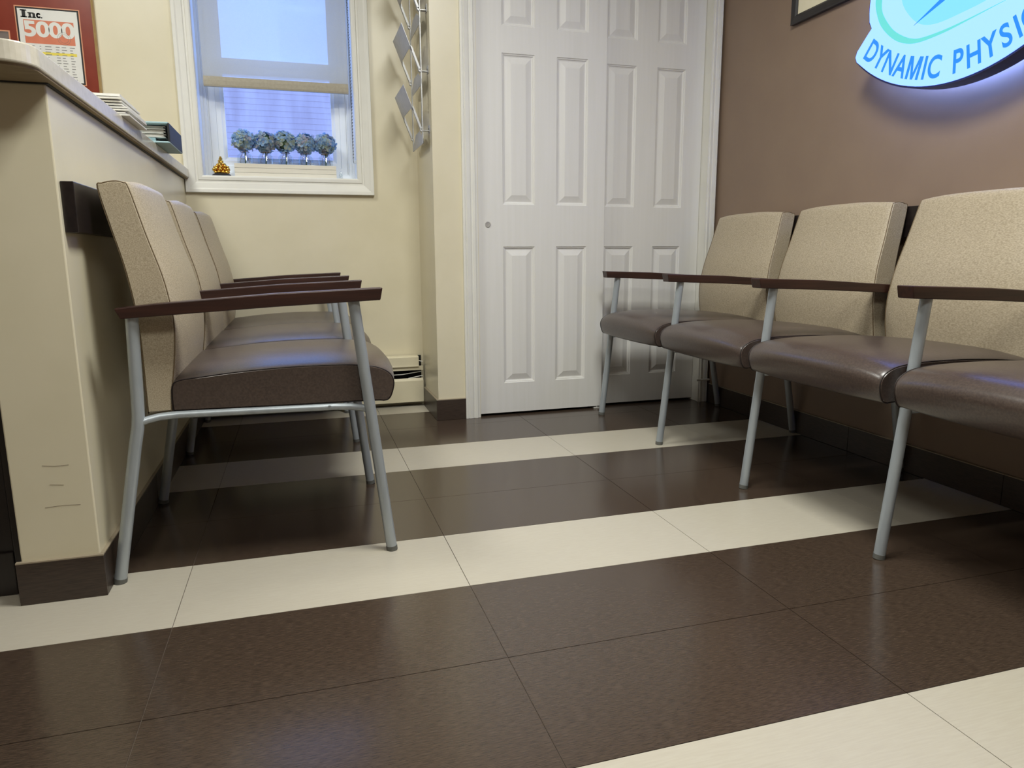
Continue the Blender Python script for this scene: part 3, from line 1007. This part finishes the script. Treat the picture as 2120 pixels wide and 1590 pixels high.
outer = smooth_open([(-1.120, 1.720), (-1.165, 1.655), (-1.190, 1.60), (-1.196, 1.551), (-1.189, 1.513), (-1.163, 1.461), (-1.112, 1.411), (-1.061, 1.383), (-1.005, 1.371), (-0.92, 1.374), (-0.841, 1.385), (-0.728, 1.403)])
inner = smooth_open([(-1.118, 1.716), (-1.148, 1.648), (-1.166, 1.595), (-1.168, 1.545), (-1.160, 1.500), (-1.117, 1.443), (-1.072, 1.409), (-1.030, 1.389), (-0.990, 1.382), (-0.915, 1.383), (-0.840, 1.390), (-0.728, 1.4045)])
strip_between('green_swoosh', outer, inner, GREEN)
teal = smooth_open([(-1.090, 1.545), (-1.086, 1.516), (-1.069, 1.483), (-1.031, 1.441), (-0.993, 1.418), (-0.94, 1.408), (-0.86, 1.413), (-0.779, 1.424), (-0.70, 1.452), (-0.655, 1.51), (-0.665, 1.58), (-0.73, 1.65), (-0.83, 1.69), (-0.94, 1.69), (-1.03, 1.65), (-1.075, 1.60), (-1.090, 1.545)])[:-1]
flat('aqua_oval', teal, TEAL)
flat('needle', [(-1.031, 1.426), (-0.924, 1.465), (-0.845, 1.500), (-0.735, 1.640), (-0.880, 1.520), (-0.943, 1.4715)], BLUE, 0.0014)
# lettering along the arc
TXT = 'DYNAMIC PHYSICAL'
CAPH = 0.066
RT = 0.5205
cuts, pos = [], 0.0
adv = {'I': 0.36, 'M': 0.98, ' ': 0.54, 'A': 0.80, 'Y': 0.76, 'N': 0.84, 'D': 0.80, 'C': 0.80, 'P': 0.76, 'H': 0.84, 'S': 0.76, 'L': 0.68}
total = sum(adv[c] for c in TXT)
arc_w = 0.765
u = 0.0
for c in TXT:
    wdt = adv[c]
    if c != ' ':
        if c == 'M':
            g_ = [(0, 0), (.20, 0), (.20, .66), (.41, 0), (.59, 0), (.80, .66), (.80, 0), (1, 0), (1, 1), (.73, 1), (.5, .30), (.27, 1), (0, 1)]
            vs, fs = [(x * 0.052, y * CAPH) for x, y in g_], [tuple(range(len(g_)))]
        else:
            vs, fs = text_mesh(c, CAPH / 0.73, 0.78, 0.0019)
        xs = [v[0] for v in vs]
        ys = [v[1] for v in vs]
        mx, my, hh = (min(xs) + max(xs)) / 2, min(ys), max(ys) - min(ys)
        sc_ = CAPH / hh
        ang = ((u + wdt / 2) / total - 0.5) * arc_w / RT
        ca, sa = math.cos(ang), math.sin(ang)
        out = []
        for x, y in vs:
            lx_, ly_ = (x - mx), (y - my) * sc_
            rr_ = RT - ly_
            a = CA + rr_ * math.sin(ang) + lx_ * ca
            z = CZ - 0.015 - rr_ * ca + lx_ * sa
            out.append(wall_pt(a, z, SGX - 0.0008))
        MB().add(out, fs).build('letter', BLUE, fc, og)
    u += wdt
# stand-offs and the blue halo strip behind
for a in (-1.10, -0.67):
    MB().tube([(SGB - 0.002, -a, 1.40), (XR - 0.0005, -a, 1.40)], 0.008, 10).build('standoff', NAVY, sg, og)
    MB().tube([(SGB - 0.002, -a, 1.72), (XR - 0.0005, -a, 1.72)], 0.008, 10).build('standoff', NAVY, sg, og)
path = [(SGB + 0.006, -a, z) for a, z in sign_outline(0.036)]
MB().tube(path, 0.004, 6, closed=True).build('halo_led', LEDB, sg, og)

# ------------------------------------------------------------------ black framed notice on the brown wall
MT['black_frame'] = mat('black_frame_lacquer', s2l(36, 33, 33), 0.35, col2=s2l(42, 39, 39), scale=(40, 40, 40))
MT['cream_card'] = mat('cream_card', s2l(226, 218, 190), 0.6, col2=s2l(230, 222, 196), scale=(30, 30, 30))
nf = empty('framed_notice', (XR, 1.55, 1.636))
sset(nf, 'black framed document with cream mat on the brown wall, beside the sign', 'picture frame')
og = tuple(nf.location)
FY0, FY1, FZ0, FZ1 = 1.355, 1.742, 1.636, 2.12
mb = MB()
prof = [(0, XR - 0.001), (0, XR - 0.017), (-0.005, XR - 0.020), (-0.026, XR - 0.018), (-0.033, XR - 0.013), (-0.033, XR - 0.004)]
vs, fs = [], []
for o_, x in prof:
    vs += [(x, FY0 - o_, FZ0 - o_), (x, FY1 + o_, FZ0 - o_), (x, FY1 + o_, FZ1 + o_), (x, FY0 - o_, FZ1 + o_)]
for i in range(len(prof) - 1):
    for k in range(4):
        l = (k + 1) % 4
        fs.append((i * 4 + k, i * 4 + l, (i + 1) * 4 + l, (i + 1) * 4 + k))
mb.add(vs, fs).build('frame', MT['black_frame'], nf, og)
MB().box(XR - 0.010, XR - 0.006, FY0 + 0.032, FY1 - 0.032, FZ0 + 0.032, FZ1 - 0.032).build('mat_board', MT['cream_card'], nf, og)
mb = MB()
a0, a1, b0, b1, tw_ = FY0 + 0.072, FY1 - 0.072, FZ0 + 0.075, FZ1 - 0.075, 0.0016
for q in ((a0, a1, b0, b0 + tw_), (a0, a1, b1 - tw_, b1), (a0, a0 + tw_, b0, b1), (a1 - tw_, a1, b0, b1)):
    mb.box(XR - 0.0106, XR - 0.0099, *q)
mb.build('border_line', MT['black_frame'], nf, og)

# ------------------------------------------------------------------ framed certificate behind the desk
RED = mat('dark_red_mat_board', s2l(124, 44, 26), 0.32, col2=s2l(132, 50, 31), scale=(16, 16, 16), coat=0.6, coat_rough=0.05)
COPPER = mat('copper_border', s2l(206, 140, 104), 0.5, col2=s2l(212, 148, 112), scale=(40, 40, 40))
ORANGE = mat('orange_print', s2l(206, 116, 84), 0.5, col2=s2l(211, 122, 90), scale=(30, 30, 30))
YELLOW = mat('yellow_marker', s2l(226, 206, 80), 0.6, col2=s2l(230, 211, 88), scale=(30, 30, 30))
INK = mat('black_ink', s2l(24, 22, 22), 0.6, col2=s2l(30, 28, 28), scale=(30, 30, 30))
GREYINK = mat('grey_ink', s2l(120, 118, 114), 0.6, col2=s2l(132, 130, 126), scale=(60, 60, 60))
PRINT = mat('print_paper', s2l(220, 218, 212), 0.45, col2=s2l(224, 222, 216), scale=(30, 30, 30))
pf = empty('framed_certificate', (-0.85, YB, 1.391))
sset(pf, 'dark red matted magazine plaque hanging on the cream wall behind the counter', 'plaque')
og = tuple(pf.location)
MB().box(-1.25, -0.462, YB - 0.016, YB - 0.001, 1.398, 1.872).build('mat_board', RED, pf, og)
mb = MB()
frame_sweep(mb, -1.25, -0.462, 1.398, 1.872, [(0, YB - 0.012), (0, YB - 0.022), (0.004, YB - 0.023), (0.008, YB - 0.019), (0.008, YB - 0.001)])
mb.build('frame', mat('gold_edge_moulding', s2l(172, 142, 92), 0.4, 0.3, col2=s2l(182, 152, 102), scale=(40, 40, 40)), pf, og)
QX0, QX1, QZ0, QZ1 = -0.728, -0.517, 1.447, 1.719
py = YB - 0.0165
MB().box(QX0 - 0.010, QX1 + 0.010, py - 0.0004, py, QZ0 - 0.010, QZ1 + 0.010).build('print_border', COPPER, pf, og)
MB().box(QX0 - 0.006, QX1 + 0.006, py - 0.0008, py - 0.0003, QZ0 - 0.006, QZ1 + 0.006).build('print_border', INK, pf, og)
pp = MB().box(QX0, QX1, py - 0.0014, py - 0.0007, QZ0, QZ1).build('print', PRINT, pf, og)
PW, PH = QX1 - QX0, QZ1 - QZ0


def pr(name, boxes, m, d):
    mb_ = MB()
    for (a, b, c, e_) in boxes:
        mb_.box(QX0 + a * PW, QX0 + b * PW, py - 0.0014 - d, py - 0.0013, QZ1 - e_ * PH, QZ1 - c * PH)
    return mb_.build(name, m, pp, og)


pr('orange_block', [(0.085, 0.925, 0.150, 0.475)], ORANGE, 0.0003)
pr('yellow_bar', [(0.08, 0.93, 0.590, 0.628)], YELLOW, 0.0003)
lines = []
rr = random.Random(5)
for i in range(13):
    v = 0.505 + i * 0.0375
    for c0, wmx in ((0.10, 0.16), (0.31, 0.03), (0.40, 0.12), (0.58, 0.07), (0.68, 0.09), (0.82, 0.09)):
        wv = wmx * rr.uniform(0.45, 1.0)
        lines.append((c0, c0 + wv, v, v + 0.009))
pr('small_print', lines, GREYINK, 0.0005)


def print_text(txt, x0, x1, top, bot, m, bold, name, d=0.0006):
    vs, fs = text_mesh(txt, 0.1, 1.0, bold, 0.95)
    xs = [v[0] for v in vs]; ys = [v[1] for v in vs]
    sx_ = (x1 - x0) * PW / (max(xs) - min(xs)); sz_ = (bot - top) * PH / (max(ys) - min(ys))
    MB().add([(QX0 + x0 * PW + (x - min(xs)) * sx_, py - 0.0014 - d, QZ1 - bot * PH + (y - min(ys)) * sz_) for x, y in vs], fs).build(name, m, pp, og)


print_text('5000', 0.075, 0.935, 0.162, 0.385, PRINT, 0.0035, 'number_lettering')
# slab-serif "Inc." built from strokes, unit box height 1
mb = MB()
def stroke(x0, x1, z0, z1):
    h = 0.105 * PH; k = 0.36 * PW
    mb.box(QX0 + 0.05 * PW + x0 * k, QX0 + 0.05 * PW + x1 * k, py - 0.0021, py - 0.0013, QZ1 - 0.122 * PH + z0 * h, QZ1 - 0.122 * PH + z1 * h)
stroke(0.0, 0.30, 0.86, 1.0); stroke(0.0, 0.30, 0.0, 0.14); stroke(0.07, 0.23, 0.0, 1.0)
stroke(0.34, 0.52, 0.0, 0.12); stroke(0.38, 0.49, 0.0, 0.66); stroke(0.33, 0.45, 0.56, 0.68); stroke(0.46, 0.62, 0.54, 0.68); stroke(0.56, 0.68, 0.0, 0.60); stroke(0.53, 0.71, 0.0, 0.12)
for a0_ in range(0, 14):
    an = math.radians(50 + a0_ * 260 / 13)
    cxx, czz = 0.835 + 0.075 * math.cos(an), 0.34 + 0.25 * math.sin(an)
    stroke(cxx - 0.035, cxx + 0.035, czz - 0.085, czz + 0.085)
stroke(0.93, 1.0, 0.0, 0.16)
mb.build('masthead_lettering', INK, pp, og)
mb = MB()
for rad in (0.0235, 0.0165):
    mb.tube([(QX0 + 0.74 * PW + rad * math.cos(t * 0.2618), py - 0.0021, QZ1 - 0.385 * PH + rad * math.sin(t * 0.2618)) for t in range(24)], 0.0004, 4, closed=True)
mb.build('round_stamp', GREYINK, pp, og)
# second print further left in the same frame
MB().box(-1.02, -0.762, py - 0.0004, py, QZ0 - 0.01, 1.632).build('print_border', COPPER, pf, og)
MB().box(-1.015, -0.767, py - 0.0010, py - 0.0003, QZ0 - 0.005, 1.627).build('dark_photograph', mat('dark_photo', s2l(46, 38, 36), 0.35, col2=s2l(120, 110, 104), scale=(6, 6, 40), detail=5), pf, og)

# ------------------------------------------------------------------ outside the window
wo = empty('wall_outside', (0.6, 8.0, 0))
wo['kind'] = 'structure'
SHING = mat('weathered_lilac_siding', s2l(176, 140, 126), 0.8, col2=s2l(196, 160, 144), scale=(5, 5, 1.2), detail=4)
for k in range(62):
    z = -1.2 + k * 0.0625
    MB().add([(-6, 8.0, z), (8, 8.0, z), (8, 8.004, z + 0.066), (-6, 8.004, z + 0.066), (-6, 8.06, z), (8, 8.06, z), (8, 8.06, z + 0.066), (-6, 8.06, z + 0.066)],
             [(0, 1, 2, 3), (4, 5, 6, 7), (0, 1, 5, 4), (2, 3, 7, 6), (1, 2, 6, 5), (0, 3, 7, 4)]).build('siding_board', SHING, wo, tuple(wo.location))
